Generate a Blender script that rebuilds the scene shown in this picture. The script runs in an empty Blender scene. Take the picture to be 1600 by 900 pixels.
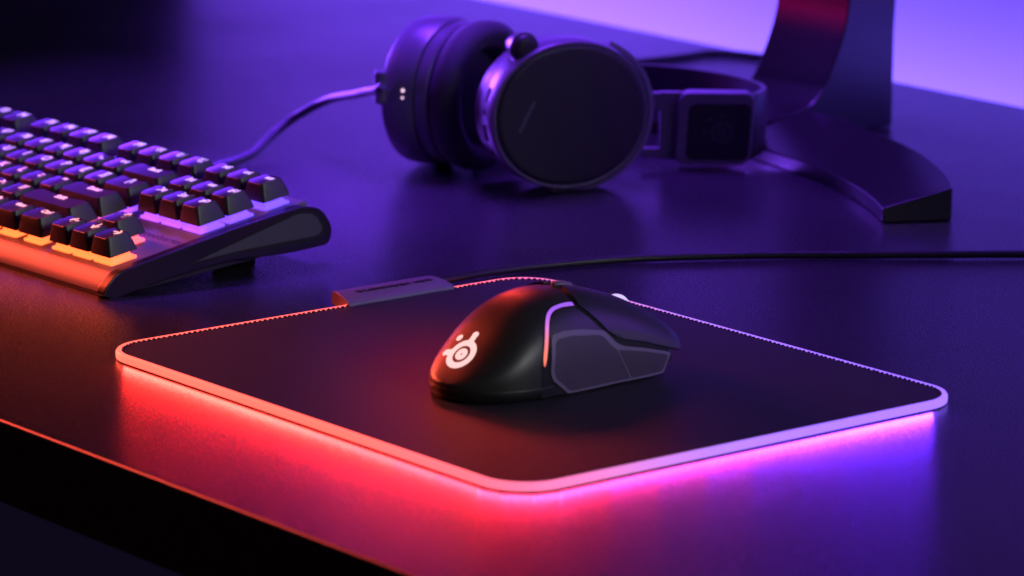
import bpy, bmesh, math, random
from mathutils import Vector, Matrix
from mathutils.geometry import delaunay_2d_cdt
random.seed(7)
S = 0.001                                   # all shapes are written in millimetres
PI = math.pi
scene = bpy.context.scene
COL = scene.collection

# ------------------------------------------------------------------ camera
cam_d = bpy.data.cameras.new('camera')
cam = bpy.data.objects.new('camera', cam_d)
COL.objects.link(cam)
CAM_POS = Vector((1453.70, -1191.80, 472.09))
RT = Vector((0.62987843, 0.77664322, 0.00885863))
UP = Vector((-0.17796975, 0.13321735, 0.97497687))
FW = Vector((-0.75602906, 0.61569347, -0.22212974))
cam.matrix_world = Matrix(((RT.x, UP.x, -FW.x, CAM_POS.x * S), (RT.y, UP.y, -FW.y, CAM_POS.y * S),
                           (RT.z, UP.z, -FW.z, CAM_POS.z * S), (0, 0, 0, 1)))
cam_d.sensor_width = 36.0
cam_d.lens = 144.454
cam_d.clip_start = 0.05
cam_d.clip_end = 100.0
cam_d.dof.use_dof = True
cam_d.dof.focus_distance = 2.03
cam_d.dof.aperture_fstop = 11.0
scene.camera = cam

# ------------------------------------------------------------------ world, view, lamps
world = bpy.data.worlds.new('World')
scene.world = world
world.use_nodes = True
bg = world.node_tree.nodes['Background']
bg.inputs['Color'].default_value = (0.35, 0.22, 0.75, 1)
bg.inputs['Strength'].default_value = 0.012
scene.view_settings.view_transform = 'Standard'
scene.view_settings.look = 'None'
scene.view_settings.exposure = 0.0
scene.view_settings.gamma = 1.0


def lamp(name, loc, aim, sx, sy, power, color, spread=180):
    d = bpy.data.lights.new(name, 'AREA')
    d.shape = 'RECTANGLE'
    d.size = sx * S
    d.size_y = sy * S
    d.energy = power
    d.color = color
    d.spread = math.radians(spread)
    o = bpy.data.objects.new(name, d)
    COL.objects.link(o)
    o.location = Vector(loc) * S
    o.rotation_euler = (Vector(aim) - Vector(loc)).to_track_quat('-Z', 'X').to_euler()
    return o


# violet tube behind the desk, washing the wall from below
lamp('wall_wash_lamp', (-365, 736, -70), (-365, 800, 90), 14, 2130, 6.5, (0.15, 0.085, 1.0))
# added violet fills on the wall: a strong one on its left end, a weak one in the middle
lamp('wall_flood_fill', (-1090, 610, 200), (-1090, 800, 70), 100, 680, 2.0, (0.20, 0.05, 1.0), 140)
lamp('wall_fill', (-350, 430, 480), (-350, 800, 200), 220, 900, 0.55, (0.24, 0.06, 1.0), 150)
# added violet fill for the key tops at the back of the keyboard
lamp('violet_key_fill', (-600, 255, 400), (-460, 92, 15), 150, 150, 1.05, (0.16, 0.025, 1.0), 37)
# added violet fill above the headset
lamp('violet_top_fill', (-520, 420, 780), (-390, 370, 20), 350, 250, 1.9, (0.19, 0.035, 1.0), 52)
# added violet fill on the right
lamp('violet_right_fill', (420, 640, 420), (-150, 200, 30), 400, 300, 1.6, (0.27, 0.07, 1.0))
# added violet fill on the left, level with the headset
lamp('violet_left_fill', (-1000, 240, 160), (-390, 300, 50), 220, 200, 1.1, (0.20, 0.05, 1.0), 36)
# red lamp beyond the keyboard rims the mouse; the fill for its crest is added
lamp('red_rim_lamp', (-820, -110, 205), (-160, -85, 10), 200, 160, 0.30, (1.0, 0.085, 0.04), 31)
lamp('red_crest_fill', (-420, 215, 265), (5, -20, 38), 90, 60, 0.0085, (1.0, 0.05, 0.04), 17)
# crimson lamp on the far left: tints the headset and the stand
lamp('crimson_lamp', (-1050, -60, 140), (-420, 480, 60), 200, 160, 0.014, (1.0, 0.005, 0.25), 40)
# red lamp over the front left: desk edge and keyboard front
lamp('red_front_lamp', (-980, -420, 640), (-260, -190, 0), 420, 420, 0.34, (1.0, 0.075, 0.04), 46)
# neutral lamp on the right
lamp('neutral_lamp', (1300, 200, 700), (-310, -60, 20), 500, 400, 0.24, (0.85, 0.85, 0.85), 27)
# dim magenta fill added under the desk, on the wall behind
lamp('under_desk_fill', (-1000, 350, -330), (-1150, 800, -430), 250, 250, 0.12, (0.7, 0.06, 0.9))
# LEDs of the mouse pad's edge: short lamps along its two near sides, shining outward over the desk
LEDS = [((1.0, .021, .015), 1.0), ((1.0, .020, .015), 1.0), ((1.0, .020, .017), 1.0), ((1.0, .017, .020), .92), ((1.0, .015, .034), .72),
        ((1.0, .022, .12), .5), ((.52, .024, .36), .5), ((.22, .022, .80), .8), ((.14, .018, 1.0), 1.4), ((.12, .016, 1.0), 1.7)]
PAD_W = 0.03


def led_color(x, y):
    t = (0.63 * x + 0.777 * y + 206) / 412 * (len(LEDS) - 1)
    t = min(max(t, 0), len(LEDS) - 1.001); i = int(t); f = t - i
    (c0, p0), (c1, p1) = LEDS[i], LEDS[i + 1]
    return [a + (b - a) * f for a, b in zip(c0, c1)], p0 + (p1 - p0) * f


def pad_led(x, y, nx, ny, length):
    c, p = led_color(x, y)
    o = lamp('pad_edge_led', (x, y, 2.3), (x + nx * 100, y + ny * 100, -12), length, 3.2, p * PAD_W * length / 30.0, c)
    # keep the long side level
    z = Vector((nx, ny, -.14)).normalized(); xx = Vector((-ny, nx, 0)); yy = (-z).cross(xx)
    o.rotation_euler = Matrix((xx, yy, -z)).transposed().to_euler()


for i in range(9): pad_led(-136 + 272 * (i + .5) / 9, -135.6, 0, -1, 30.2)
for i in range(8): pad_led(160.6, -111 + 222 * (i + .5) / 8, 1, 0, 27.7)
for k in range(3):
    a = math.radians(-75 + 30 * k)
    pad_led(136 + 24.6 * math.cos(a), -111 + 24.6 * math.sin(a), math.cos(a), math.sin(a), 13.3)

# ------------------------------------------------------------------ helpers
def tag(o, label=None, cat=None, group=None, kind=None):
    if label: o['label'] = label
    if cat: o['category'] = cat
    if group: o['group'] = group
    if kind: o['kind'] = kind
    return o


def empty(name, loc, label, cat, rot=None):
    o = bpy.data.objects.new(name, None)
    COL.objects.link(o)
    o.empty_display_size = 0.02
    o.location = Vector(loc) * S
    if rot: o.rotation_euler = rot
    return tag(o, label, cat)


class MB:
    """collects vertices and faces in millimetres, then links them as one mesh object"""
    def __init__(s): s.v = []; s.f = []

    def add(s, vs, fs):
        n = len(s.v)
        s.v += [tuple(v) for v in vs]
        s.f += [tuple(i + n for i in f) for f in fs]

    def box(s, lo, hi, M=None):
        x0, y0, z0 = lo; x1, y1, z1 = hi
        vs = [Vector(p) for p in ((x0, y0, z0), (x1, y0, z0), (x1, y1, z0), (x0, y1, z0),
                                  (x0, y0, z1), (x1, y0, z1), (x1, y1, z1), (x0, y1, z1))]
        if M: vs = [M @ v for v in vs]
        s.add(vs, [(3, 2, 1, 0), (4, 5, 6, 7), (0, 1, 5, 4), (1, 2, 6, 5), (2, 3, 7, 6), (3, 0, 4, 7)])

    def loft(s, rings, cap0=True, cap1=True, closed=True):
        n = len(rings[0]); vs = [p for r in rings for p in r]; fs = []
        for i in range(len(rings) - 1):
            for j in range(n if closed else n - 1):
                k = (j + 1) % n
                fs.append((i * n + j, i * n + k, (i + 1) * n + k, (i + 1) * n + j))
        if cap0: fs.append(tuple(reversed(range(n))))
        if cap1: fs.append(tuple((len(rings) - 1) * n + j for j in range(n)))
        s.add(vs, fs)

    def prism(s, poly, axis_fn):
        """poly of 2-D points swept between two ends; axis_fn(p, e) gives the 3-D point"""
        s.loft([[axis_fn(p, 0) for p in poly], [axis_fn(p, 1) for p in poly]])

    def tube(s, pts, r, n=12, cap=True, up=Vector((0, 0, 1)), ry=None):
        pts = [Vector(p) for p in pts]; rings = []
        for i, p in enumerate(pts):
            t = (pts[min(i + 1, len(pts) - 1)] - pts[max(i - 1, 0)]).normalized()
            a = t.cross(up)
            a = a.normalized() if a.length > 1e-4 else t.cross(Vector((1, 0, 0))).normalized()
            b = a.cross(t).normalized()
            rr = r[i] if isinstance(r, (list, tuple)) else r
            r2 = ry if ry else rr
            rings.append([p + a * rr * math.cos(q) + b * r2 * math.sin(q) for q in [2 * PI * k / n for k in range(n)]])
        s.loft(rings, cap, cap)

    def build(s, name, mat, parent=None, smooth=35, loc=None, bevel=None, seg=2):
        me = bpy.data.meshes.new(name)
        me.from_pydata([tuple(c * S for c in v) for v in s.v], [], s.f)
        bm = bmesh.new(); bm.from_mesh(me)
        bmesh.ops.remove_doubles(bm, verts=bm.verts, dist=1e-6)
        bmesh.ops.recalc_face_normals(bm, faces=bm.faces)
        if smooth:
            lim = math.radians(smooth)
            for f in bm.faces: f.smooth = True
            for e in bm.edges:
                if len(e.link_faces) == 2 and e.calc_face_angle(0) > lim: e.smooth = False
        bm.to_mesh(me); bm.free()
        if mat: me.materials.append(mat)
        o = bpy.data.objects.new(name, me)
        COL.objects.link(o)
        if parent: o.parent = parent
        if loc: o.location = Vector(loc) * S
        if bevel:
            b = o.modifiers.new('bevel', 'BEVEL'); b.width = bevel * S; b.segments = seg
            b.limit_method = 'ANGLE'; b.angle_limit = math.radians(30); b.harden_normals = True
        return o


def rrect(x0, y0, x1, y1, r, n=6):
    out = []
    for cx, cy, a in ((x1 - r, y1 - r, 0), (x0 + r, y1 - r, 90), (x0 + r, y0 + r, 180), (x1 - r, y0 + r, 270)):
        for k in range(n + 1):
            q = math.radians(a + 90 * k / n)
            out.append((cx + r * math.cos(q), cy + r * math.sin(q)))
    return out


def spline(pts, n=12):
    pts = [Vector(p) for p in pts]; out = []
    for i in range(len(pts) - 1):
        p0 = pts[max(i - 1, 0)]; p1 = pts[i]; p2 = pts[i + 1]; p3 = pts[min(i + 2, len(pts) - 1)]
        for k in range(n):
            t = k / n
            out.append(0.5 * ((2 * p1) + (p2 - p0) * t + (2 * p0 - 5 * p1 + 4 * p2 - p3) * t * t + (3 * p1 - p0 - 3 * p2 + p3) * t ** 3))
    out.append(pts[-1])
    return out


def interp(tab, x):
    """smooth (monotone-ish cubic) table lookup"""
    if x <= tab[0][0]: return tab[0][1]
    if x >= tab[-1][0]: return tab[-1][1]
    for i in range(len(tab) - 1):
        if x <= tab[i + 1][0]:
            x0, y0 = tab[i]; x1, y1 = tab[i + 1]
            d = (y1 - y0) / (x1 - x0)
            def slope(j):
                if j <= 0 or j >= len(tab) - 1: return d
                a = (tab[j][1] - tab[j - 1][1]) / (tab[j][0] - tab[j - 1][0])
                b = (tab[j + 1][1] - tab[j][1]) / (tab[j + 1][0] - tab[j][0])
                return 0 if a * b <= 0 else 2 * a * b / (a + b)
            m0, m1 = slope(i), slope(i + 1)
            h = x1 - x0; t = (x - x0) / h
            return (y0 * (2 * t ** 3 - 3 * t * t + 1) + m0 * h * (t ** 3 - 2 * t * t + t)
                    + y1 * (3 * t * t - 2 * t ** 3) + m1 * h * (t ** 3 - t * t))


def dense(poly, step):
    out = []
    for i in range(len(poly)):
        a = Vector(poly[i]); b = Vector(poly[(i + 1) % len(poly)])
        n = max(1, int((b - a).length / step))
        out += [tuple(a.lerp(b, k / n)) for k in range(n)]
    return out


def round_poly(poly, r, n=5):
    """round the corners of a polygon; r is one radius or a list"""
    out = []; m = len(poly)
    for i in range(m):
        p = Vector(poly[i]); a = Vector(poly[i - 1]); b = Vector(poly[(i + 1) % m])
        rr = r[i] if isinstance(r, (list, tuple)) else r
        if rr <= 0: out.append(tuple(p)); continue
        d0 = (a - p); d1 = (b - p)
        l = min(rr, d0.length * .45, d1.length * .45)
        q0 = p + d0.normalized() * l; q1 = p + d1.normalized() * l
        for k in range(n + 1):
            t = k / n
            out.append(tuple(q0 * (1 - t) ** 2 + p * 2 * t * (1 - t) + q1 * t * t))
    return out


def inside(p, poly):
    c = False; n = len(poly); x, y = p
    for i in range(n):
        x0, y0 = poly[i]; x1, y1 = poly[i - 1]
        if (y0 > y) != (y1 > y) and x < (x1 - x0) * (y - y0) / (y1 - y0) + x0: c = not c
    return c


def patch(mb, outlines, mapper, off, depth, step=1.2):
    """a plate that follows a curved surface: outlines = outer polygon, then holes (2-D);
    mapper(p) -> (point, normal); its top lies `off` above the surface, its rim goes `depth` down"""
    outs = [dense(o, step) for o in outlines]
    vs = []; es = []
    for o in outs:
        n0 = len(vs); vs += [Vector(p) for p in o]
        es += [(n0 + i, n0 + (i + 1) % len(o)) for i in range(len(o))]
    xs = [p[0] for p in outs[0]]; ys = [p[1] for p in outs[0]]
    x = min(xs) + step * .5
    while x < max(xs):
        y = min(ys) + step * .5
        while y < max(ys):
            if inside((x, y), outs[0]) and not any(inside((x, y), h) for h in outs[1:]):
                if all((Vector((x, y)) - v).length > step * .45 for v in vs[:sum(len(o) for o in outs)]):
                    vs.append(Vector((x, y)))
            y += step
        x += step
    r = delaunay_2d_cdt(vs, es, [], 0, 1e-6)
    V, F = r[0], r[2]
    keep = []
    for f in F:
        c = sum((V[i] for i in f), Vector((0, 0))) / len(f)
        if inside(c, outs[0]) and not any(inside(c, h) for h in outs[1:]): keep.append(tuple(f))
    top = []; bot = []
    for p in V:
        q, nrm = mapper((p[0], p[1]))
        top.append(q + nrm * off); bot.append(q + nrm * (off - depth))
    cnt = {}
    for f in keep:
        for i in range(len(f)):
            e = (f[i], f[(i + 1) % len(f)])
            k = tuple(sorted(e)); cnt[k] = None if k in cnt else e
    n = len(top); fs = list(keep)
    for e in cnt.values():
        if e: fs.append((e[1], e[0], n + e[0], n + e[1]))
    used = sorted({i for f in fs for i in f}); idx = {u: k for k, u in enumerate(used)}
    allv = top + bot
    mb.add([allv[u] for u in used], [tuple(idx[i] for i in f) for f in fs])


def text_obj(name, body, size, mat, parent, M, thick=0.05, spacing=1.0, align='CENTER'):
    """writing as a thin raised mesh; M maps the text plane (mm) into the parent's frame"""
    cu = bpy.data.curves.new(name, 'FONT')
    cu.body = body; cu.size = size; cu.align_x = align; cu.align_y = 'CENTER'; cu.extrude = thick
    cu.space_character = spacing
    tmp = bpy.data.objects.new(name + '_tmp', cu); COL.objects.link(tmp)
    dg = bpy.context.evaluated_depsgraph_get()
    me = bpy.data.meshes.new_from_object(tmp.evaluated_get(dg))
    bpy.data.objects.remove(tmp)
    for v in me.vertices: v.co = (M @ v.co) * S
    me.materials.clear(); me.materials.append(mat)
    o = bpy.data.objects.new(name, me); COL.objects.link(o); o.parent = parent
    return o


# ------------------------------------------------------------------ materials
def mat_new(name):
    m = bpy.data.materials.new(name); m.use_nodes = True
    nt = m.node_tree
    return m, nt, nt.nodes['Principled BSDF']


def plastic(name, col, rough=0.45, metal=0.0, grain=0.0, gscale=900, spec=0.5, vary=0.0, vscale=30, coat=0.0, coat_rough=0.2, sheen=0.0, speck=0.0, sscale=900):
    m, nt, b = mat_new(name)
    b.inputs['Base Color'].default_value = (*col, 1)
    b.inputs['Roughness'].default_value = rough
    b.inputs['Metallic'].default_value = metal
    b.inputs['Specular IOR Level'].default_value = spec
    b.inputs['Coat Weight'].default_value = coat
    b.inputs['Coat Roughness'].default_value = coat_rough
    b.inputs['Sheen Weight'].default_value = sheen
    tc = nt.nodes.new('ShaderNodeTexCoord')
    if grain:
        n = nt.nodes.new('ShaderNodeTexNoise'); n.inputs['Scale'].default_value = gscale; n.inputs['Detail'].default_value = 2
        bp = nt.nodes.new('ShaderNodeBump'); bp.inputs['Strength'].default_value = grain; bp.inputs['Distance'].default_value = 0.0004
        nt.links.new(tc.outputs['Object'], n.inputs['Vector'])
        nt.links.new(n.outputs['Fac'], bp.inputs['Height'])
        nt.links.new(bp.outputs['Normal'], b.inputs['Normal'])
    if vary:
        n = nt.nodes.new('ShaderNodeTexNoise'); n.inputs['Scale'].default_value = vscale; n.inputs['Detail'].default_value = 5
        mr = nt.nodes.new('ShaderNodeMapRange'); mr.inputs['To Min'].default_value = max(0.02, rough - vary); mr.inputs['To Max'].default_value = rough + vary
        nt.links.new(tc.outputs['Object'], n.inputs['Vector'])
        nt.links.new(n.outputs['Fac'], mr.inputs['Value'])
        rough_out = mr.outputs['Result']
        if speck:
            n2 = nt.nodes.new('ShaderNodeTexNoise'); n2.inputs['Scale'].default_value = sscale; n2.inputs['Detail'].default_value = 1
            mr2 = nt.nodes.new('ShaderNodeMapRange'); mr2.inputs['From Min'].default_value = .3; mr2.inputs['From Max'].default_value = .7
            mr2.inputs['To Min'].default_value = -speck; mr2.inputs['To Max'].default_value = speck
            ad = nt.nodes.new('ShaderNodeMath'); ad.operation = 'ADD'
            nt.links.new(tc.outputs['Object'], n2.inputs['Vector']); nt.links.new(n2.outputs['Fac'], mr2.inputs['Value'])
            nt.links.new(rough_out, ad.inputs[0]); nt.links.new(mr2.outputs['Result'], ad.inputs[1]); rough_out = ad.outputs['Value']
        nt.links.new(rough_out, b.inputs['Roughness'])
    return m


def led(name, direction, t0, t1, stops, strength=1.0, base=(0.5, 0.5, 0.5), rough=0.4):
    """lit plastic whose lamps change colour along a direction in the place (RGB LEDs)"""
    m, nt, b = mat_new(name)
    b.inputs['Base Color'].default_value = (*base, 1); b.inputs['Roughness'].default_value = rough
    g = nt.nodes.new('ShaderNodeNewGeometry')
    d = nt.nodes.new('ShaderNodeVectorMath'); d.operation = 'DOT_PRODUCT'; d.inputs[1].default_value = direction
    mr = nt.nodes.new('ShaderNodeMapRange'); mr.inputs['From Min'].default_value = t0 * S; mr.inputs['From Max'].default_value = t1 * S
    nt.links.new(g.outputs['Position'], d.inputs[0]); nt.links.new(d.outputs['Value'], mr.inputs['Value'])
    ramps = []
    mx = max(max(c) for _, c in stops)
    r = nt.nodes.new('ShaderNodeValToRGB')
    els = r.color_ramp.elements
    while len(els) < len(stops): els.new(0.5)
    for e, (t, c) in zip(els, stops):
        e.position = t; e.color = (c[0] / mx, c[1] / mx, c[2] / mx, 1)
    nt.links.new(mr.outputs['Result'], r.inputs['Fac'])
    nt.links.new(r.outputs['Color'], b.inputs['Emission Color'])
    b.inputs['Emission Strength'].default_value = mx * strength
    return m


M_desk = plastic('desk_laminate', (0.013, 0.012, 0.014), 0.31, grain=0.30, gscale=950, spec=1.0, vary=0.05, vscale=9, speck=.10, sscale=800)
M_edge_highlight = plastic('edge_highlight', (0.42, 0.40, 0.40), 0.30, metal=1.0)
M_wall = plastic('wall_paint', (0.62, 0.60, 0.64), 0.85, grain=0.1, gscale=300)
M_floor = plastic('floor', (0.05, 0.045, 0.05), 0.6, vary=0.15, vscale=4)
M_cloth = plastic('pad_cloth', (0.013, 0.013, 0.014), 0.48, grain=0.8, gscale=1100, spec=0.4, sheen=0.02)
M_rubber = plastic('black_rubber', (0.012, 0.012, 0.012), 0.8)
M_thread = plastic('edge_thread', (0.06, 0.05, 0.06), 0.8)
M_black = plastic('black_plastic', (0.014, 0.014, 0.015), 0.45, grain=0.15, gscale=1800)
M_soft = plastic('soft_touch_black', (0.028, 0.029, 0.027), 0.40, grain=0.12, gscale=2200, spec=0.6)
M_gap = plastic('gap_shade_black', (0.004, 0.004, 0.004), 0.7)  # near-black: shade of gaps put into colour, also black feet and ports
M_grey = plastic('grey_satin', (0.21, 0.17, 0.26), 0.38, grain=0.1, gscale=2000)
M_grip = plastic('rubber_grip', (0.068, 0.052, 0.085), 0.55, grain=0.3, gscale=2400)
M_key = plastic('keycap_plastic', (0.034, 0.036, 0.035), 0.38, grain=0.12, gscale=2500)
M_alu = plastic('brushed_aluminium', (0.26, 0.25, 0.26), 0.45, metal=0.4, grain=0.12, gscale=1800)
M_plate = plastic('plate_metal', (0.24, 0.22, 0.24), 0.6, metal=0.0, grain=0.12, gscale=1800)
M_trim = plastic('gloss_trim', (0.010, 0.010, 0.011), 0.30, grain=0.0)
M_trimgrey = plastic('trim_insert', (0.060, 0.064, 0.066), 0.5, grain=0.15, gscale=2000)
M_cable = plastic('cable_rubber', (0.018, 0.018, 0.02), 0.4)
M_braid = plastic('cable_sleeve', (0.09, 0.08, 0.12), 0.5)
M_hshell = plastic('headset_shell', (0.15, 0.13, 0.18), 0.33, grain=0.06, gscale=2000)
M_hplate = plastic('headset_plate', (0.020, 0.014, 0.024), 0.48, grain=0.1, gscale=2000)
M_hplate2 = plastic('headset_plate_gloss', (0.026, 0.022, 0.032), 0.32)
M_cushion = plastic('ear_cushion', (0.04, 0.034, 0.05), 0.75, grain=0.5, gscale=900, sheen=0.1)
M_band = plastic('band_metal', (0.09, 0.085, 0.10), 0.30, metal=0.6)
M_print = plastic('pale_print', (0.24, 0.20, 0.24), 0.6)
M_darkprint = plastic('dark_print', (0.006, 0.006, 0.006), 0.6)
M_stand = plastic('stand_metal', (0.007, 0.006, 0.008), 0.28, metal=0.0, spec=1.0, grain=0.05, gscale=1500)
LAT = (0.63, 0.777, 0.0)
M_strip = led('edge_light', LAT, -206, 206, [(0.0, (2.8, .25, .16)), (.30, (2.6, .22, .17)), (.44, (2.0, .21, .28)), (.52, (1.3, .22, .52)),
                                             (.61, (.85, .24, .8)), (.70, (.55, .23, 1.2)), (.82, (.47, .21, 1.8)), (1.0, (.45, .21, 2.0))], 1.0, base=(.15, .15, .15))
M_legend = led('key_legend', (0.0, 1.0, 0.0), -60, 60, [(0, (1.0, .42, .30)), (.25, (1.0, .38, .38)), (.42, (.95, .34, .80)), (.6, (.62, .36, 1.0)), (1, (.58, .38, 1.0))], 1.25)
M_switch = led('key_switch', (0.0, 1.0, 0.0), -62, 58, [(0, (1.5, .19, .03)), (.20, (1.5, .13, .05)), (.34, (1.2, .09, .14)), (.46, (.55, .07, .62)), (.60, (.16, .045, 1.05)), (1, (.11, .045, 1.1))], 2.3, base=(.12, .12, .12))


def glow(name, col, strength):
    m, nt, b = mat_new(name)
    b.inputs['Base Color'].default_value = (*[c * .5 for c in col], 1)
    b.inputs['Emission Color'].default_value = (*col, 1); b.inputs['Emission Strength'].default_value = strength
    return m


M_logo = glow('logo_light', (1.0, .68, .66), 0.95)
M_wheel = glow('wheel_light', (.74, .60, 1.0), 0.9)
M_dot = glow('status_light', (1.0, .62, .85), 1.6)
M_mstrip = led('mouse_light', (0.0, 0.0, 1.0), 18, 46, [(0, (1.1, .10, .16)), (.15, (1.2, .24, .11)), (.42, (1.1, .22, .24)), (.62, (.85, .20, .70)), (.82, (.45, .12, .95)), (1, (.30, .09, .95))], 1.0, base=(.1, .1, .1))

# ------------------------------------------------------------------ setting: desk, wall, floor
DY0, DY1 = -237.3, 709.9
mb = MB()
prof = [(DY0 + 1.2, 0), (DY0 + 1.2, -1.3), (DY0, -1.3), (DY0, -38.5), (DY1, -38.5), (DY1, 0)]
mb.prism(prof, lambda p, e: (-2100 if e == 0 else 1500, p[0], p[1]))
desk = tag(mb.build('desk', M_desk, smooth=50), kind='structure')
mb = MB()
mb.prism([(DY0 + 1.25, .05), (DY0 + .75, .03), (DY0 + .1, -.55), (DY0 - .05, -1.35), (DY0 + 1.25, -1.35)], lambda p, e: (-2100 if e == 0 else 1500, p[0], p[1]))
mb.build('edge_highlight', M_edge_highlight, desk, 50)  # bright metal strip added for the highlight along the desk's bevel
mb = MB(); mb.box((-1432, 800, -900), (1500, 850, 1800))
tag(mb.build('wall', M_wall), kind='structure')
mb = MB(); mb.box((-3500, -2500, -760), (3000, 799, -740))
tag(mb.build('floor', M_floor), kind='structure')

# ------------------------------------------------------------------ mouse pad
pad = empty('mouse_pad', (0, 0, 0), 'black cloth mouse pad with a glowing red to violet edge under the mouse', 'mouse pad')
R_C = 24.0


def pad_loop(inset, z, n=14):
    return [(x, y, z) for x, y in rrect(-160 + inset, -135 + inset, 160 - inset, 135 - inset, R_C - inset, n)]


mb = MB(); mb.loft([pad_loop(.35, 0.0), pad_loop(.35, .55)])
mb.build('rubber_base', M_rubber, pad)
mb = MB()
mb.loft([pad_loop(.9, .6), pad_loop(.15, .75), pad_loop(0, 1.4), pad_loop(0, 3.4), pad_loop(.5, 4.2), pad_loop(1.5, 4.5), pad_loop(2.6, 4.3), pad_loop(3.0, 3.6)], False, False)
mb.build('edge_light_strip', M_strip, pad, 60)
mb = MB()
mb.loft([pad_loop(2.9, .6), pad_loop(2.9, 3.95)])
mb.build('cloth_surface', M_cloth, pad)
mb = MB()


def perimeter(inset, spacing):
    pts = [Vector((x, y)) for x, y in rrect(-160 + inset, -135 + inset, 160 - inset, 135 - inset, R_C - inset, 20)]
    out = []; carry = 0
    for i in range(len(pts)):
        a, b = pts[i], pts[(i + 1) % len(pts)]; L = (b - a).length
        if L < 1e-6: continue
        t = carry
        while t < L:
            out.append((a.lerp(b, t / L), (b - a).normalized())); t += spacing
        carry = t - L
    return out


for p, t in perimeter(3.2, 3.0):
    t = (t + Vector((-t.y, t.x)) * random.uniform(-.14, .14)).normalized(); p = p + t * random.uniform(-.28, .28)
    nrm = Vector((t.y, -t.x)); zj = random.uniform(-.12, .1)
    rings = []
    for s, rr in ((-1.0, .12), (-.7, .36), (0, .5), (.7, .36), (1.0, .12)):
        c = Vector((p.x + t.x * s, p.y + t.y * s, 4.15 + zj))
        rings.append([c + Vector((nrm.x * rr * 1.2 * math.cos(q), nrm.y * rr * 1.2 * math.cos(q), rr * math.sin(q))) for q in [2 * PI * k / 6 for k in range(6)]])
    mb.loft(rings)
mb.build('edge_stitching', M_thread, pad, 60)
# controller box on the back edge
mb = MB()
prof = [(-155.5, 3.0), (-155.5, 5.0), (-156.2, 5.8), (-163, 7.6), (-172, 8.2), (-176, 7.6), (-178, 6), (-178, .6), (-163, .6), (-163, 3.0)]
ends = lambda p, e: (p[0], (13.5 + max(0, (-160 - p[0])) * .30) if e == 0 else (81 - max(0, (-160 - p[0])) * .1), p[1])
mb.prism(prof, ends)
box = mb.build('controller_box', M_grey, pad, 30, bevel=.5)
Mx = Matrix.Translation((-167.5, 50, 7.95)) @ Matrix.Rotation(PI / 2, 4, 'Z') @ Matrix.Rotation(math.radians(-4), 4, 'X')
text_obj('embossed_mark', 'steelseries', 11.5, M_darkprint, box, Mx, .12)
cb = spline([(-172, 78, 5), (-174.5, 96, 4.2), (-178, 122, 3.2), (-174, 160, 2.6), (-160, 205, 2.6), (-128, 262, 2.6), (-88, 318, 2.6), (-30, 398, 2.6), (40, 490, 2.6), (130, 600, 2.6)], 10)
mb = MB(); mb.tube(cb, 2.1, 12)
mb.build('power_cable', M_cable, pad, 60)

# ------------------------------------------------------------------ computer mouse
mouse = empty('computer_mouse', (18.5, -7.9, 4), 'black ergonomic mouse with a glowing round emblem on the lit mouse pad', 'computer mouse', (0, 0, math.radians(2.5)))
NEXP = 2.5
HT = [(-57.6, 8.5), (-54.5, 10.8), (-49, 15.8), (-40, 24), (-30, 33), (-20, 39.5), (-10, 43.3), (0, 44.4), (12, 43.6), (35, 37.6), (58, 27), (66, 21.5), (74, 14)]
WT = [(-16, 29.6), (0, 30.0), (20, 29.8), (40, 30.2), (58, 29.0), (66, 26.5), (74, 22.0)]


def mw(y):
    if y < -16: return max(.5, 29.6 * math.sqrt(max(0, 1 - (abs(y + 16) / 41.8) ** 2.25)))
    return interp(WT, y)


def mh(y): return interp(HT, y)


def mzb(y): return min(mh(y) - .5, interp([(-57.6, 7.5), (-30, 7.0), (0, 6), (60, 6)], y))


def mpos(y, th):
    """th in degrees: 0 = right flank, 90 = crest, 180 = left flank"""
    q = math.radians(th); c, s_ = math.cos(q), math.sin(q)
    zb = mzb(y)
    x = mw(y) * math.copysign(abs(c) ** (2 / NEXP), c)
    z = zb + (mh(y) - zb) * max(0, s_) ** (2 / NEXP)
    return Vector((x, y, z))


def mnormal(y, th):
    a = mpos(y + .4, th) - mpos(y - .4, th)
    t0, t1 = max(th - 1.5, .01), min(th + 1.5, 179.99)
    b = mpos(y, t1) - mpos(y, t0)
    n = b.cross(a)
    if n.length < 1e-9: return Vector((0, 0, 1))
    n.normalize()
    return n if n.dot(mpos(y, th) - Vector((0, y, 8))) >= 0 else -n


def th_of_z(y, z):
    zb = mzb(y); q = min(1, max(0, (z - zb) / (mh(y) - zb)))
    return math.degrees(math.asin(min(1, q ** (NEXP / 2))))


def side_map(p):                      # (y, z) on the right flank
    y, z = p
    zb = mzb(y)
    if z <= zb + .3:
        return Vector((mw(y), y, z)), Vector((1, 0, 0))
    th = th_of_z(y, z); return mpos(y, th), mnormal(y, th)


def left_map(p):
    q, n = side_map(p); return Vector((-q.x, q.y, q.z)), Vector((-n.x, n.y, n.z))


def yt_map(p):                        # (y, th * 0.5)
    return mpos(p[0], p[1] * 2), mnormal(p[0], p[1] * 2)


def yt_left(p):
    q, n = yt_map(p); return Vector((-q.x, q.y, q.z)), Vector((-n.x, n.y, n.z))


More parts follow.
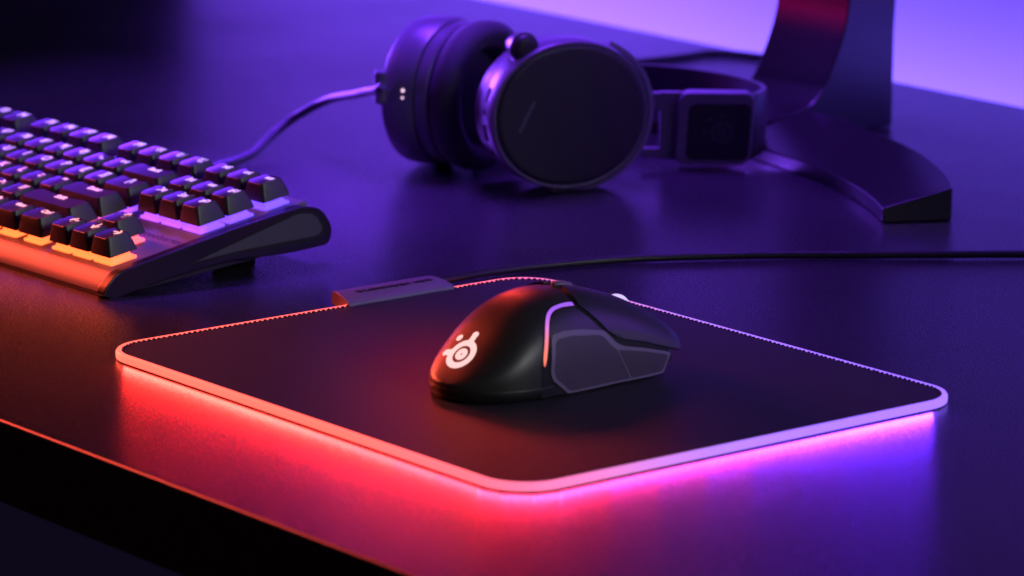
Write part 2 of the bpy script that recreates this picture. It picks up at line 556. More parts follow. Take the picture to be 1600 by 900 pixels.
mb = MB(); rings = []
ys = [-57.7, -57.4, -56.8, -55.8, -54.2, -52, -50.5] + [-49 + 2 * i for i in range(54)] + [60]
for y in ys:
    ring = [mpos(y, 180 * k / 48) for k in range(49)]
    w = mw(y); zb = mzb(y)
    lo = interp([(-56, 1.2), (40, 1.2), (54, 1.4), (60, 7.0)], y)
    tuck = 1.2
    ring += [Vector((-w, y, zb * .55 + lo * .45)), Vector((-w + tuck * .3, y, lo + .6)), Vector((-max(.3, w - tuck), y, lo)),
             Vector((max(.3, w - tuck), y, lo)), Vector((w - tuck * .3, y, lo + .6)), Vector((w, y, zb * .55 + lo * .45))]
    rings.append(ring)
mb.loft(rings)
shell = mb.build('shell', M_soft, mouse, 40)
# dark belt round the tail and the feet
mb = MB(); rings = []
for z, k in ((.05, -1.6), (.9, -1.0), (1.4, -.4), (5.2, .45), (5.9, .2), (6.1, -.6)):
    ring = []
    for i in range(61):
        a = PI + PI * i / 60
        yy = -16 + 41.8 * math.copysign(abs(math.sin(a)) ** (2 / 2.25), math.sin(a)); xx = 29.6 * math.copysign(abs(math.cos(a)) ** (1.0), math.cos(a))
        ring.append(Vector((xx * (1 + k / 30), -16 + (yy + 16) * (1 + k / 40), z)))
    rings.append(ring)
mb.loft(rings, False, False, closed=False)
mb.build('tail_belt', M_black, mouse, 50)
for (a, b, c, d) in ((-16, -46, 16, -38), (-18, 44, 18, 51)):
    mb = MB()
    pl = rrect(a, b, c, d, 3)
    mb.prism(pl, lambda p, e: (p[0], p[1], -0.0 if e == 0 else 1.6))
    mb.build('glide_foot', M_gap, mouse)
for sd, smap, ymap in ((1, side_map, yt_map), (-1, left_map, yt_left)):
    # black patch painting the shade of a recess, then the lit line over it
    g = [(-23.3, 1.0), (-23.0, 15.2), (-21.2, 21), (-19.2, 26.2), (-15.6, 32.6), (-13.4, 32.6), (-16.3, 25.9), (-18.0, 14.5), (-16.4, 8.3), (-7.0, 1.0)]
    mb = MB(); patch(mb, [g], smap, .12, 1.0)
    mb.build('recess_shade', M_gap, mouse, 60)
    cl = [(y, th_of_z(y, z) / 2) for y, z in ((-21.2, 15.6), (-19.9, 20.6), (-17.8, 26.0), (-15.7, 30.5), (-13.5, 34.1), (-10.9, 36.8), (-7.4, 38.5), (-3.2, 39.3), (1.3, 39.5), (5.6, 39.2))]
    c2 = spline([(a, b, 0) for a, b in cl], 6)
    L_, R_ = [], []
    for i, p in enumerate(c2):
        t = (c2[min(i + 1, len(c2) - 1)] - c2[max(i - 1, 0)]).normalized()
        wd = .95 * min(1, .25 + i / 6)
        wd *= 1.0 if i < len(c2) - 8 else 1.15
        L_.append((p.x - t.y * wd, p.y + t.x * wd)); R_.append((p.x + t.y * wd, p.y - t.x * wd))
    wide = [((a[0] - b[0]) * .45 + a[0], (a[1] - b[1]) * .45 + a[1]) for a, b in zip(L_, R_)]
    wide2 = [((b[0] - a[0]) * .45 + b[0], (b[1] - a[1]) * .45 + b[1]) for a, b in zip(L_, R_)]
    mb = MB(); patch(mb, [wide + wide2[::-1]], ymap, .16, 1.0, .8)
    mb.build('light_channel', M_gap, mouse, 60)
    mb = MB(); patch(mb, [L_ + R_[::-1]], ymap, .30, 1.0, .8)
    mb.build('light_line', M_mstrip, mouse, 60)
    # side panel: satin rim with rubber grip inside
    outer = round_poly([(-17.0, 8.8), (-18.2, 12.8), (-15.5, 26.4), (-13.6, 28.6), (-7.3, 29.6), (3.6, 28.8), (17.0, 26.4), (19.4, 24.2), (23.2, 20.2), (27.5, 17.9), (40.9, 14.9), (53.2, 11.6), (58.2, 10.0), (56.1, 6.6), (53.2, 1.2), (-7.6, 1.0)],
                       [1, 2, 2, 1, 1, 0, 2, 1, 2, 2, 0, 0, 1, 1, 1.5, 1])
    grip = round_poly([(-14.4, 8.9), (-16.0, 12.4), (-13.2, 25.0), (-11.4, 26.6), (-3.8, 27.0), (13.1, 25.0), (16.0, 23.8), (19.4, 19.8), (23.6, 16.4), (31.2, 2.2), (-6.2, 2.0)],
                      [1, 2, 2, 2, 1, 1, 2, 1, 1, .6, 1])
    fr = round_poly([(24.4, 16.6), (40.9, 13.4), (53, 10.3), (56.2, 9.2), (54.6, 6.4), (52.2, 2.2), (32.1, 2.2)], [.6, 0, 0, 1, 1, 1.5, .6])
    mb = MB(); patch(mb, [outer], smap, .75, 1.2)
    panel = mb.build('side_panel', M_grey, mouse, 50)
    mb = MB(); patch(mb, [grip], smap, .95, .8); mb.build('side_grip', M_grip, panel, 50)
    mb = MB(); patch(mb, [fr], smap, .95, .8); mb.build('side_grip', M_grip, panel, 50)
    # main button: plate that overhangs the flank and the nose
    def zt(y, z): return (y, th_of_z(y, z) / 2)
    gpoly = [(19.8, 25.4), (28, 22.4), (41, 18.6), (57, 13.6), (57, 9.0), (41, 13.6), (27.0, 16.6), (22.4, 19.4)]
    mb = MB(); patch(mb, [gpoly], smap, .55, .8); mb.build('button_gap_shade', M_gap, mouse, 60)  # black patch painting the shade under the button's overhang
    seam = [zt(8.2, 42.2), zt(7.6, 37.9), zt(12.0, 33.7), zt(18.6, 26.4), zt(22.0, 23.6), zt(26, 21.3), zt(41.1, 17.5), zt(53.3, 13.7), zt(61, 11.2), zt(66.4, 9.4)]
    front = [(68.0, 13), (68.6, 18), (68.4, 26), (67.4, 35), (66.2, 40.4)]
    inner = [(50, 41.0), (30, 41.6), (14, 41.8), (9.5, 41)]
    mb = MB(); patch(mb, [seam + front + inner], ymap, 1.25, 2.0)
    btn = mb.build('main_button', M_soft, mouse, 42)
    bev = [zt(20.5, 24.9), zt(22.4, 23.7), zt(26.3, 21.6), zt(41.2, 17.9), zt(53.3, 14.1), zt(61, 11.6), zt(66.2, 10.0), zt(64, 13.2), zt(56.9, 16.2), zt(42.2, 21.2), zt(30.8, 24.2), zt(23, 25.4)]
    mb = MB(); patch(mb, [bev], ymap, 1.42, .5, .9); mb.build('button_bevel', M_grip, btn, 60)  # lighter patch: light on the bevelled flank put into colour
    gp = [(a - 1.5, b - .2) for a, b in seam[:5]] + [(a + .4, b + .5) for a, b in seam[:5]][::-1]
    mb = MB(); patch(mb, [gp], ymap, .30, .8, .9); mb.build('button_gap_shade', M_gap, mouse, 60)  # dark strip painting the shade in the button's seam
# spine between the buttons, wheel and resolution button
mb = MB()
mb.loft([[Vector((sx * 4.6, y, z)) for sx, z in ((1, mh(y) - 6), (1, mh(y) - 1.3), (-1, mh(y) - 1.3), (-1, mh(y) - 6))] for y in [8 + 2 * i for i in range(29)]])
mb.build('wheel_channel', M_gap, mouse, 40)
mb = MB()
wy, wz, wr = 45.5, mh(45.5) - 9.4, 11.0
for xa, xb, r0 in ((-3.4, 3.4, wr),):
    mb.loft([[Vector((x, wy + rr * math.cos(q), wz + rr * math.sin(q))) for q in [2 * PI * k / 40 for k in range(40)]] for x, rr in ((xa, r0 - 1.2), (xa + .8, r0), (xb - .8, r0), (xb, r0 - 1.2))])
wheel = mb.build('scroll_wheel', M_rubber, mouse, 40)
for xx in (3.4,):
    mb = MB()
    sg = 1 if xx > 0 else -1
    mb.loft([[Vector((xx + sg * dx, wy + rr * math.cos(q), wz + rr * math.sin(q))) for q in [2 * PI * k / 40 for k in range(40)]] for dx, rr in ((-.1, 11.5), (.5, 11.5), (.8, 11.0))])
    mb.build('wheel_light_ring', M_wheel, wheel, 40)
mb = MB()
mb.loft([[mpos(y, 90) + Vector((rx * math.cos(q), 0, 1.0 + 1.6 * rz + 2.0 * math.sin(q) * .6)) + Vector((0, 0, 0)) for q in [2 * PI * k / 16 for k in range(16)]]
         for y, rx, rz in ((9.5, .6, -.3), (10.2, 2.1, 0), (13, 2.6, .2), (17.5, 2.6, .2), (20.3, 2.1, 0), (21, .6, -.3))])
mb.build('resolution_button', M_grey, mouse, 60)


# emblem: ring with three knobs round a ball, lit from inside
def top_map(p):
    a, b = p
    y = -45.0 + b * .74; x = a - 1.5
    xi = min(.985, abs(x) / mw(y)); zb = mzb(y)
    def zf(x_, y_):
        k = min(.985, abs(x_) / mw(y_)); z0 = mzb(y_)
        return z0 + (mh(y_) - z0) * (1 - k ** NEXP) ** (1 / NEXP)
    z = zf(x, y)
    n = Vector((-(zf(x + .5, y) - zf(x - .5, y)), -(zf(x, y + .5) - zf(x, y - .5)), 1)).normalized()
    return Vector((x, y, z)), n


def arc(r, a0, a1, n=40, cx=0, cy=0):
    return [(cx + r * math.cos(math.radians(a0 + (a1 - a0) * k / n)), cy + r * math.sin(math.radians(a0 + (a1 - a0) * k / n))) for k in range(n + 1)]


def knob_arm(ang, r_in, r_out, wd, wk):
    """outline bump of an arm with a round end, in ring order (increasing angle)"""
    q = math.radians(ang); d = Vector((math.cos(q), math.sin(q))); s_ = Vector((-d.y, d.x))
    pts = [d * r_in - s_ * wd, d * (r_out - wk) - s_ * wd * .95]
    for k in range(9):
        a = -PI / 2 + PI * k / 8
        pts.append(d * (r_out - wk + wk * math.cos(a)) + s_ * wk * math.sin(a))
    pts += [d * (r_out - wk) + s_ * wd * .95, d * r_in + s_ * wd]
    return [tuple(p) for p in pts]


RO = 8.1
ring_out = arc(RO, 102, 166, 16) + knob_arm(180, RO - .3, 12.6, 1.7, 1.9) + arc(RO, 194, 436, 60) + knob_arm(90, RO - .3, 13.2, 1.7, 1.9)[0:]
mb = MB()
patch(mb, [ring_out, arc(4.9, 0, 351, 39)], top_map, .16, .5, .9)
kn = [(-8.7 + 1.75 * math.cos(q), 8.7 + 1.75 * math.sin(q)) for q in [2 * PI * k / 20 for k in range(20)]]
patch(mb, [kn], top_map, .16, .5, .7)
patch(mb, [arc(3.3, 0, 351, 39), arc(.62, 0, 330, 11)], top_map, .16, .5, .7)
mb.build('emblem', M_logo, mouse, 60)

# ------------------------------------------------------------------ keyboard
TILT = math.radians(9.3227); YAW = math.radians(1.358)
kb = empty('keyboard', (-278.6, -43.2, 29.2), 'black backlit keyboard on raised feet glowing orange in front and violet behind', 'keyboard',
           (TILT, 0, YAW))
U = 19.05
KY0 = -4.0                                   # centre of the bottom row
PL = -14.6                                   # plate
XR = 13.6; XL = -17.75 * U - 6
YF = -14.5; YB = 5.25 * U + 11
mb = MB()
mb.prism([(YF, PL), (YF + 1.5, PL + .25), (YB - 1, PL + .25), (YB, PL - 1), (YB, PL - 22), (YF, PL - 10)], lambda p, e: (XL if e == 0 else XR, p[0], p[1]))
mb.build('case', M_plate, kb, 30)
mb = MB()
mb.prism([(YF - .05, PL + .2), (YF - 1.2, PL + .1), (YF - 2.4, PL - .35), (YF - 3.8, PL - 1.15), (YF - 5.4, PL - 2.3), (YF - 7.2, PL - 3.8), (YF - 8.9, PL - 5.5), (YF - 10.2, PL - 7.1), (YF - 11.0, PL - 8.6), (YF - .05, PL - 9.4)], lambda p, e: (XL if e == 0 else XR, p[0], p[1]))
mb.build('front_bezel', M_alu, kb, 25)
mb = MB()
mb.prism([(YF - .1, PL - 9.5), (YF - 11.2, PL - 8.9), (YF - 12.0, PL - 10.6), (YF - 10, PL - 13.2), (90, PL - 22), (90, PL - 20)], lambda p, e: (XL if e == 0 else XR, p[0], p[1]))
mb.build('bottom_shell', M_black, kb, 25)
side = round_poly([(-28.2, -23.4), (-25.5, -19.6), (-17.0, -13.9), (0, -13.6), (60, -12.9), (104, -13.8), (116, -19), (121, -31), (117.5, -39.5), (90, -36.5), (53, -29.0), (13, -26.5), (-22, -27.2)],
                  [2, 3, 6, 0, 0, 10, 8, 7, 6, 10, 10, 10, 2])
mb = MB(); mb.prism(side, lambda p, e: (XR + (.1 if e == 0 else 7.0), p[0], p[1]))
trim = mb.build('side_trim', M_trim, kb, 30, bevel=.8, seg=3)
ins = round_poly([(31, -22.6), (100, -17.0), (110.5, -20.4), (114.0, -29.5), (110.5, -32.2), (60, -25.2)], [1, 3, 5, 4, 3, 4])
mb = MB(); mb.prism(ins, lambda p, e: (XR + (6.6 if e == 0 else 7.5), p[0], p[1]))
mb.build('trim_insert', M_trimgrey, trim, 30, bevel=.35)
rim_o = round_poly([(26, -22.9), (100, -15.2), (113, -19.0), (117.5, -30.4), (112, -35.0), (60, -27.0)], [1, 4, 6, 5, 4, 4])
mb = MB(); mb.prism(rim_o, lambda p, e: (XR + (6.5 if e == 0 else 7.25), p[0], p[1]))
mb.build('trim_recess', M_gap, trim, 30)
mb = MB(); mb.prism(side, lambda p, e: (XL - (.1 if e == 0 else 7.0), p[0], p[1]))
mb.build('side_trim', M_trim, kb, 30, bevel=.8)
for fx in (-10, -315):
    mb = MB(); mb.box((fx - 16, 74, -50.5), (fx + 6, 86, -34))
    mb.build('foot', M_rubber, kb, bevel=1.0)
mb = MB(); mb.box((-330, -16, -28.3), (-10, -8, -26)); mb.build('rubber_strip', M_rubber, kb)
Mx = Matrix.Translation((-6, 30.5, PL + .28))
text_obj('printed_name', 'steelseries', 8.2, M_darkprint, kb, Mx, .04)


def keycap_mesh(w):
    """a tapered cap with a cylindrical dish; w in key units; origin = cap centre at its top plane"""
    W = w * U - 1.1; D = U - 1.1
    H = 9.6
    mbk = MB(); rings = []
    n = 5
    def ring(x, y0, y1, r, z, dish=0):
        pts = rrect(-x, y0, x, y1, r, n)
        out = []
        for px, py in pts:
            out.append(Vector((px, py, z - dish * max(0, 1 - (px / x) ** 2))))
        return out
    tx = W / 2 - 2.6
    rings.append(ring(W / 2 - .9, -D / 2 + .9, D / 2 - .9, .8, -H + .0))
    rings.append(ring(W / 2, -D / 2, D / 2, 1.2, -H))
    rings.append(ring(W / 2 - 1.1, -D / 2 + .9, D / 2 - 1.0, 1.6, -H * .5))
    rings.append(ring(tx + .25, -D / 2 + 1.75, D / 2 - 2.4, 2.0, -.55))
    mbk.loft(rings, True, False)
    # dished top: a strip grid across x
    nx = 18
    dish = 1.0 if w < 2.6 else .8
    y0, y1 = -D / 2 + 2.0, D / 2 - 2.6
    outline = rings[-1]
    top = [Vector((p.x * (tx / (tx + .25)), p.y, 0)) for p in outline]
    t2 = [Vector((p.x, p.y, .15 - dish * max(0, 1 - (p.x / tx) ** 2))) for p in [Vector((q.x, max(y0 + .05, min(y1 - .05, q.y)), 0)) for q in top]]
    vs = outline + t2; m = len(outline)
    fs = [(i, (i + 1) % m, m + (i + 1) % m, m + i) for i in range(m)]
    mbk.add(vs, fs)
    gv = []; gf = []
    # columns of the top between front and back outline halves
    def yspan(x):
        r = 2.0; dx = max(0, abs(x) - (tx - r))
        k = r - math.sqrt(max(0, r * r - dx * dx))
        return y0 + k, y1 - k
    for i in range(nx + 1):
        x = -tx + 2 * tx * i / nx
        a, b = yspan(x)
        for j in range(5):
            y = a + (b - a) * j / 4
            gv.append(Vector((x, y, .16 - dish * max(0, 1 - (x / tx) ** 2))))
    for i in range(nx):
        for j in range(4):
            gf.append((i * 5 + j, (i + 1) * 5 + j, (i + 1) * 5 + j + 1, i * 5 + j + 1))
    mbk.add(gv, gf)
    return mbk


proto = {}
LEG = {}
FONT_JOBS = {}


def legend_mesh(txt, size):
    k = (txt, size)
    if k not in LEG:
        cu = bpy.data.curves.new('legend', 'FONT'); cu.body = txt; cu.size = size; cu.align_x = 'CENTER'; cu.align_y = 'CENTER'; cu.extrude = .04; cu.offset = .22; cu.resolution_u = 2
        tmp = bpy.data.objects.new('legend_tmp', cu); COL.objects.link(tmp)
        me = bpy.data.meshes.new_from_object(tmp.evaluated_get(bpy.context.evaluated_depsgraph_get()))
        bpy.data.objects.remove(tmp)
        me.name = 'legend'
        for v in me.vertices: v.co = v.co * S
        me.materials.clear(); me.materials.append(M_legend)
        LEG[k] = me
    return LEG[k]


SW = None


def switch_mesh():
    m = MB()
    m.prism(rrect(-7.6, -7.4, 7.6, 7.4, 1.0, 3), lambda p, e: (p[0] * (1 if e == 0 else .86), p[1] * (1 if e == 0 else .86), -14.1 if e == 0 else -11.9))
    m.prism(rrect(-8.3, -8.2, 8.3, 8.2, 1.0, 3), lambda p, e: (p[0], p[1], -14.3 if e == 0 else -13.2))
    for bx_ in (-5.6, -1.6, 2.6):
        m.box((bx_, -6.4, -11.9), (bx_ + 2.6, -5.0, -9.7))
    for by_ in (-3.4, .2, 3.4):
        m.box((4.6, by_, -11.9), (6.0, by_ + 2.2, -9.7))
    m.box((-2.4, -2.4, -11.9), (2.4, 2.4, -9.0))
    return m


def put_key(u0, w, row, txt):
    global SW
    cx = (u0 + w / 2) * U; cy = KY0 + row * U
    if w not in proto:
        o = keycap_mesh(w).build('keycap', M_key, kb, 28); proto[w] = o.data
    else:
        o = bpy.data.objects.new('keycap', proto[w]); COL.objects.link(o); o.parent = kb
    o.location = (cx * S, cy * S, 0)
    if SW is None:
        s_ = switch_mesh().build('switch', M_switch, o, 20); SW = s_.data
    else:
        s_ = bpy.data.objects.new('switch', SW); COL.objects.link(s_); s_.parent = o
    if txt:
        size = 8.6 if len(txt) == 1 else (7.4 if len(txt) <= 3 else 5.2)
        l = bpy.data.objects.new('legend', legend_mesh(txt, size)); COL.objects.link(l); l.parent = o
        l.location = (0, 3.6 * S, (-.62 if w < 2.6 else -.42) * S)


RX = -2.75                                   # right edge of the main block, in key units
ML = RX - 15
rows = {
    0: [(1.25, 'Ctrl'), (1.25, 'Win'), (1.25, 'Alt'), (6.25, ''), (1.25, 'Alt'), (1.25, 'Win'), (1.25, 'Menu'), (1.25, 'Ctrl')],
    1: [(2.25, 'Shift')] + [(1, c) for c in 'ZXCVBNM'] + [(1, '<,'), (1, '>.'), (1, '?/'), (2.75, 'Shift')],
    2: [(1.75, 'Caps')] + [(1, c) for c in 'ASDFGHJKL'] + [(1, ':;'), (1, '"\''), (2.25, 'Enter')],
    3: [(1.5, 'Tab')] + [(1, c) for c in 'QWERTYUIOP'] + [(1, '{['), (1, '}]'), (1.5, '|\\')],
    4: [(1, c) for c in ('~`', '1!', '2@', '3#', '4$', '5%', '6^', '7&', '8*', '9(', '0)', '-_', '=+')] + [(2, 'Back')],
}
for r, ks in rows.items():
    x = ML
    for w, t in ks:
        put_key(x, w, r, t); x += w
FR = 5.25
put_key(ML, 1, FR, 'Esc')
for i in range(4): put_key(ML + 2 + i, 1, FR, 'F%d' % (i + 1))
for i in range(4): put_key(ML + 6.5 + i, 1, FR, 'F%d' % (i + 5))
for i in range(4): put_key(ML + 11 + i, 1, FR, 'F%d' % (i + 9))
for i, t in enumerate(('PrtSc', 'ScrLk', 'Pause')): put_key(-2.5 + i, 1, FR, t)
for i, t in enumerate(('Ins', 'Home', 'PgUp')): put_key(-2.5 + i, 1, 4, t)
for i, t in enumerate(('Del', 'End', 'PgDn')): put_key(-2.5 + i, 1, 3, t)
put_key(-1.5, 1, 1, '\u2191')
for i, t in enumerate(('\u2190', '\u2193', '\u2192')): put_key(-2.5 + i, 1, 0, t)

# ------------------------------------------------------------------ headset lying on its side
hs = empty('headset', (-370, 330, 0), 'dark gaming headset lying on its side on the desk', 'headset')
HO = Vector((-370, 330, 0))


def frame(center, az):
    """cup frame: x = sideways in the cup's plane, y = up, z = outward normal"""
    n = Vector((math.cos(math.radians(az)), math.sin(math.radians(az)), 0)); u = Vector((0, 0, 1)); r = u.cross(n)
    c = Vector(center) - HO
    return lambda x, y, z: c + r * x + u * y + n * z


def oval(F, a, b, z, n=64, e=2.06, dx=0):
    out = []
    for k in range(n):
        q = 2 * PI * k / n; c, s_ = math.cos(q), math.sin(q)
        out.append(F(dx + a * math.copysign(abs(c) ** (2 / e), c), b * math.copysign(abs(s_) ** (2 / e), s_), z))
    return out


def ear_cup(F, ca, cbb, plate_mat, cs, ct):
    mb = MB()
    mb.loft([oval(F, ca * s_, cbb * s_, z) for s_, z in ((.955, -.5), (.985, -.2), (1.0, -1.6), (1.01, -8), (1.01, -19), (.985, -21.5), (.93, -22))])
    cup = mb.build('ear_cup', M_hshell, hs, 40)
    mb = MB()
    mb.loft([oval(F, ca * s_, cbb * s_, z) for s_, z in ((.945, -2), (.945, .3), (.93, .8), (.88, 1.1))])
    plate = mb.build('speaker_plate', plate_mat, cup, 40)
    mb = MB()
    mb.loft([oval(F, ca * s_, cbb * s_, z) for s_, z in ((.95, -22.1), (.97, -23), (.97, -30), (.94, -31.5), (.85, -32))])
    mb.build('cup_base', M_hshell, cup, 40)
    mb = MB()
    mb.loft([oval(F, ca * s_ * cs, cbb * s_ * cs, -32 - ct * h) for s_, h in ((.90, 0), (.985, .11), (1.02, .38), (1.01, .7), (.95, .92), (.86, 1), (.76, .95), (.69, .76), (.66, .43), (.66, .05), (.3, .03), (.05, .02))], False, True)
    mb.build('ear_cushion', M_cushion, cup, 60)
    return cup


A1 = -16
F1 = frame((-328.5, 302.5, 44.5), A1)
cup1 = ear_cup(F1, 49.2, 43.0, M_hplate, .86, 12)
A2 = 199
F2 = frame((-449, 288, 44.5), A2)
cup2 = ear_cup(F2, 46, 43.5, M_hplate, 1.0, 18.5)
# writing on the plate, running up the disc
n1 = Vector((math.cos(math.radians(A1)), math.sin(math.radians(A1)), 0))


def cup_matrix(F, x, y, z, rot):
    o = F(x, y, z); ex = F(x + 1, y, z) - o; ey = F(x, y + 1, z) - o; ez = F(x, y, z + 1) - o
    M = Matrix(((ex.x, ey.x, ez.x, o.x), (ex.y, ey.y, ez.y, o.y), (ex.z, ey.z, ez.z, o.z), (0, 0, 0, 1)))
    return M @ Matrix.Rotation(math.radians(rot), 4, 'Z')


plate1 = [c for c in cup1.children if c.name.startswith('speaker_plate')][0]
text_obj('printed_name', 'steelseries', 4.6, M_print, cup1, cup_matrix(F1, -28.5, 1, 1.25, 62), .05)
# ports on the rim
for ang, hw, hl in ((163, 1.6, 4.5), (176, 1.3, 1.6), (192, 1.8, 5.0), (208, 1.5, 2.0)):
    mb = MB()
    q = math.radians(ang)
    bx, by = 49.5 * 1.012 * math.cos(q), 43.5 * 1.012 * math.sin(q)
    t = Vector((-math.sin(q), math.cos(q))); nn = Vector((math.cos(q), math.sin(q)))
    pts = rrect(-hl, -hw, hl, hw, min(hw, hl) * .9, 4)
    mb.prism(pts, lambda p, e: F1(bx + t.x * p[0] + nn.x * (-1.5 if e == 0 else .25), by + t.y * p[0] + nn.y * (-1.5 if e == 0 else .25), -11 + p[1]))
    mb.build('port', M_gap if ang != 176 else M_hplate, cup1, 40)
# round end of the stowed microphone on the rim
mb = MB()
q = math.radians(124); d = Vector((math.cos(q), math.sin(q))) * 47.5
mb.loft([[F1(d.x + rr * math.cos(a), d.y + rr * math.sin(a), z) for a in [2 * PI * k / 28 for k in range(28)]]
         for z, rr in ((-19, 5.5), (-17.5, 7.6), (-6, 7.9), (-4.4, 7.2), (-3.6, 5.6), (-3.3, 3.0))])
mic = mb.build('microphone', M_hplate, cup1, 50)
mb = MB()
mb.loft([[F1(d.x + rr * math.cos(a), d.y + rr * math.sin(a), z) for a in [2 * PI * k / 28 for k in range(28)]]
         for z, rr in ((-12, 7.9), (-12, 9.0), (-8, 9.0), (-8, 7.9))], False, False)
mb.build('collar', M_hshell, mic, 50)
# status light on the far cup
mb = MB()
for ang, rr in ((9, 1.0), (3.5, .7)):
    q = math.radians(ang)
    c = F2(46 * 1.012 * math.cos(q), 43.5 * 1.012 * math.sin(q), -16)
    e1 = F2(46 * 1.03 * math.cos(q), 43.5 * 1.03 * math.sin(q), -16) - c
    a1 = F2(0, 1, 0) - F2(0, 0, 0); a2 = F2(0, 0, 1) - F2(0, 0, 0)
    mb.loft([[c + e1 * k + a1 * rr * math.cos(a) + a2 * rr * math.sin(a) for a in [2 * PI * j / 12 for j in range(12)]] for k in (-.3, .25)])
mb.build('status_light', M_dot, cup2, 40)


# yoke: a bow that runs round the cup's rim, then the arm to the hinge box
def yoke(F, a, b, a0, a1, zc, name='yoke'):
    mb = MB(); rings = []
    for k in range(41):
        q = math.radians(a0 + (a1 - a0) * k / 40); c, s_ = math.cos(q), math.sin(q)
        e = 2.06
        ux, uy = math.copysign(abs(c) ** (2 / e), c), math.copysign(abs(s_) ** (2 / e), s_)
        rings.append([F((a + dr) * ux, (b + dr * .6) * uy, zc + dz) for dr, dz in ((1.2, -4), (1.2, 4), (4.6, 3.4), (4.6, -3.4))])
    mb.loft(rings)
    return mb.build(name, M_hshell, hs, 40)


yoke(F1, 49.5, 43.5, -100, 62, -7)
yoke(F2, 46, 43.2, 118, 262, -7)
# arm from the near yoke to the box (upper bar, lower bar, upright)
def L2(x, y, z): return Vector((x, y, z)) - HO
arm = MB()
P0 = Vector((-303, 345, 0)); P1 = Vector((-338, 399, 0))
P0 = Vector((-306, 352, 0)); P1 = Vector((-330, 407, 0))
dirb = Vector((0.645, 0.764, 0)); nb = Vector((0.764, -0.645, 0))
BX = Vector((-328, 413, 0))                   # middle of the box's face on the desk
def bxp(u, z, n): return BX + dirb * u + nb * n + Vector((0, 0, z)) - HO
arm.loft([[bxp(u, z, n) for z, n in ((35, -6), (35, -2), (45.5, -2), (45.5, -6))] for u in (-44, -34, -20, 0)])
arm.loft([[bxp(u, z, n) for z, n in ((6, -6), (6, -2), (12, -2), (12, -6))] for u in (-44, -34, -20)])
arm.loft([[bxp(u, z, n) for u, n in ((-33, -6), (-33, -1.9), (-19.6, -1.9), (-19.6, -6))] for z in (5, 46)])
arm.build('hinge_arm', M_hshell, hs, 30, bevel=1.0)
mb = MB()
mb.prism(rrect(-22.5, 3.0, 22.5, 46.5, 6.5, 6), lambda p, e: bxp(p[0] + (p[1] - 25) * .06, p[1], -9 if e == 0 else 2.5))
hb = mb.build('hinge_box', M_hshell, hs, 30, bevel=1.2, seg=3)
mb = MB()
mb.prism(rrect(-16, 6.0, 21, 40, 4.5, 5), lambda p, e: bxp(p[0] + (p[1] - 25) * .06, p[1], 2.0 if e == 0 else 3.0))
hp = mb.build('box_panel', M_hplate2, hb, 30, bevel=.4)
mb = MB()
def ringm(ro, ri, cu, cz):
    n = 32
    vs = []
    for k in range(n):
        q = 2 * PI * k / n
        vs += [bxp(cu + ro * math.cos(q), cz + ro * math.sin(q), 3.25), bxp(cu + ri * math.cos(q), cz + ri * math.sin(q), 3.25)]
    mb.add(vs, [(2 * k, 2 * ((k + 1) % n), 2 * ((k + 1) % n) + 1, 2 * k + 1) for k in range(n)])
ringm(7.0, 4.4, 4, 23); ringm(2.8, .4, 4, 23)
for ax, az in ((0, 10), (-7, 7.5), (-9.8, 0)):
    ringm(1.7, .05, 4 + ax, 23 + az)
mb.build('box_emblem', M_cushion, hb, 40)
# head band: steel strip on edge, with the fabric strap inside
path = spline([bxp(18, 0, -4) + HO, Vector((-322, 441, 0)), Vector((-340, 463, 0)), Vector((-368, 478, 0)), Vector((-405, 483, 0)), Vector((-445, 474, 0)), Vector((-478, 448, 0)), Vector((-494, 410, 0)), Vector((-496, 365, 0)), Vector((-488, 318, 0))], 8)
mb = MB(); rings = []
for i, p in enumerate(path):
    t = (path[min(i + 1, len(path) - 1)] - path[max(i - 1, 0)]).normalized(); n = Vector((t.y, -t.x, 0))
    k = i / (len(path) - 1)
    zt_ = interp([(0, 45), (.12, 44), (.35, 41), (.6, 40), (1, 42)], k); zb_ = interp([(0, 5), (.3, 8), (1, 6)], k)
    rings.append([Vector((p.x, p.y, 0)) - HO + n * dn + Vector((0, 0, z)) for dn, z in ((-1.5, zb_), (1.5, zb_), (1.8, (zb_ + zt_) / 2), (1.5, zt_), (-1.5, zt_), (-1.2, (zb_ + zt_) / 2))])
mb.loft(rings)
mb.build('head_band', M_band, hs, 40)
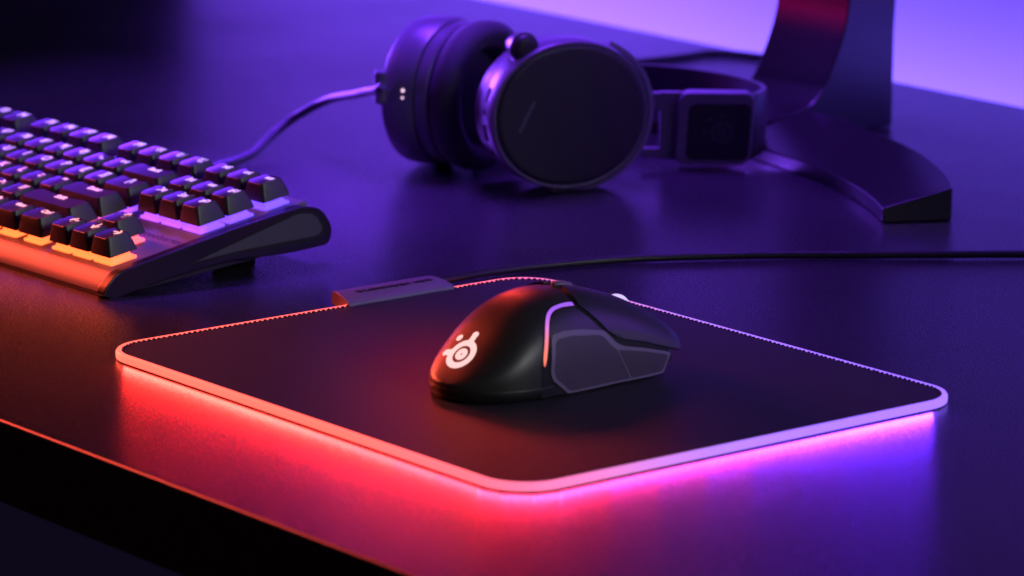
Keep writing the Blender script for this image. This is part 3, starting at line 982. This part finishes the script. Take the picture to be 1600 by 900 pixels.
# headset cable with its plug at the far cup
mb = MB()
CABLE_PTS = [(-423, 238, 55), (-428, 238, 52), (-445, 244, 48), (-460, 248, 44), (-481, 255, 39), (-501, 260, 34), (-514, 260, 29), (-522, 256, 24), (-531, 250, 17), (-530, 238, 11), (-521, 223, 7.5), (-509, 206, 5), (-504, 192, 3.5), (-501, 180, 3), (-497, 166, 3),  (-505, 140, 3), (-540, 118, 3)]
mb = MB(); mb.box((-3.5, -3, -11), (3.5, 3, 9), Matrix.Translation(Vector((-428, 240.5, 54)) - HO) @ Matrix.Rotation(math.radians(20), 4, 'Z'))
mb.build('cable_plug', M_hshell, hs, 30, bevel=2.0)
mb = MB()
cpts = spline(CABLE_PTS, 10)
mb.tube([p - HO for p in cpts], 2.7, 14)
mb.build('headset_cable', M_braid, hs, 60)

# ------------------------------------------------------------------ monitor stand
ms = empty('monitor_stand', (-396, 560, 0), 'dark monitor stand with curved neck and bowed foot behind the headset', 'monitor stand')
MO = Vector((-396, 560, 0))
mb = MB()
front = spline([(488, 16.0, 0), (505, 17.0, 0), (522, 20.3, 0), (531, 26.5, 0), (538, 35, 0), (547, 52.7, 0), (552.5, 68, 0), (555, 84, 0), (556.5, 120, 0), (556, 180, 0)], 6)
poly = [(p.x, p.y) for p in front] + [(600, 180), (594.5, 60), (595, .5), (488, .5)]
mb.prism(poly, lambda p, e: Vector((-428.5 if e == 0 else -364, p[0], p[1])) - MO)
mb.build('neck', M_stand, ms, 35, bevel=1.0)
outer = spline([(-137.5, 421, 0), (-165, 444, 0), (-216, 476, 0), (-265, 497, 0), (-338, 520, 0), (-405, 528, 0), (-470, 520, 0), (-535, 500, 0), (-575, 478, 0)], 8)
inner_ = spline([(-155, 384, 0), (-195, 408, 0), (-248, 431, 0), (-290, 442, 0), (-335, 452, 0), (-400, 458, 0), (-455, 454, 0), (-510, 440, 0), (-550, 422, 0)], 8)
mb = MB(); rings = []
for a, b in zip(outer, inner_):
    rings.append([Vector((b.x, b.y, .3)) - MO, Vector((b.x, b.y, 8.8)) - MO, Vector((a.x, a.y, 18.8)) - MO, Vector((a.x, a.y, .3)) - MO])
mb.loft(rings)
mb.build('foot', M_stand, ms, 25, bevel=.8)

# ------------------------------------------------------------------ loose cable by the wall
mb = MB()
mb.tube(spline([(-720, 560, 2.4), (-660, 592, 2.4), (-633, 609, 2.4), (-628, 650, 2.4), (-628, 678, 2.4), (-600, 696, 2.4), (-540, 690, 2.4), (-480, 690, 2.4)], 10), 2.3, 10)
tag(mb.build('cable', M_cable, None, 60), 'thin dark cable on the desk between headset and monitor stand', 'cable')
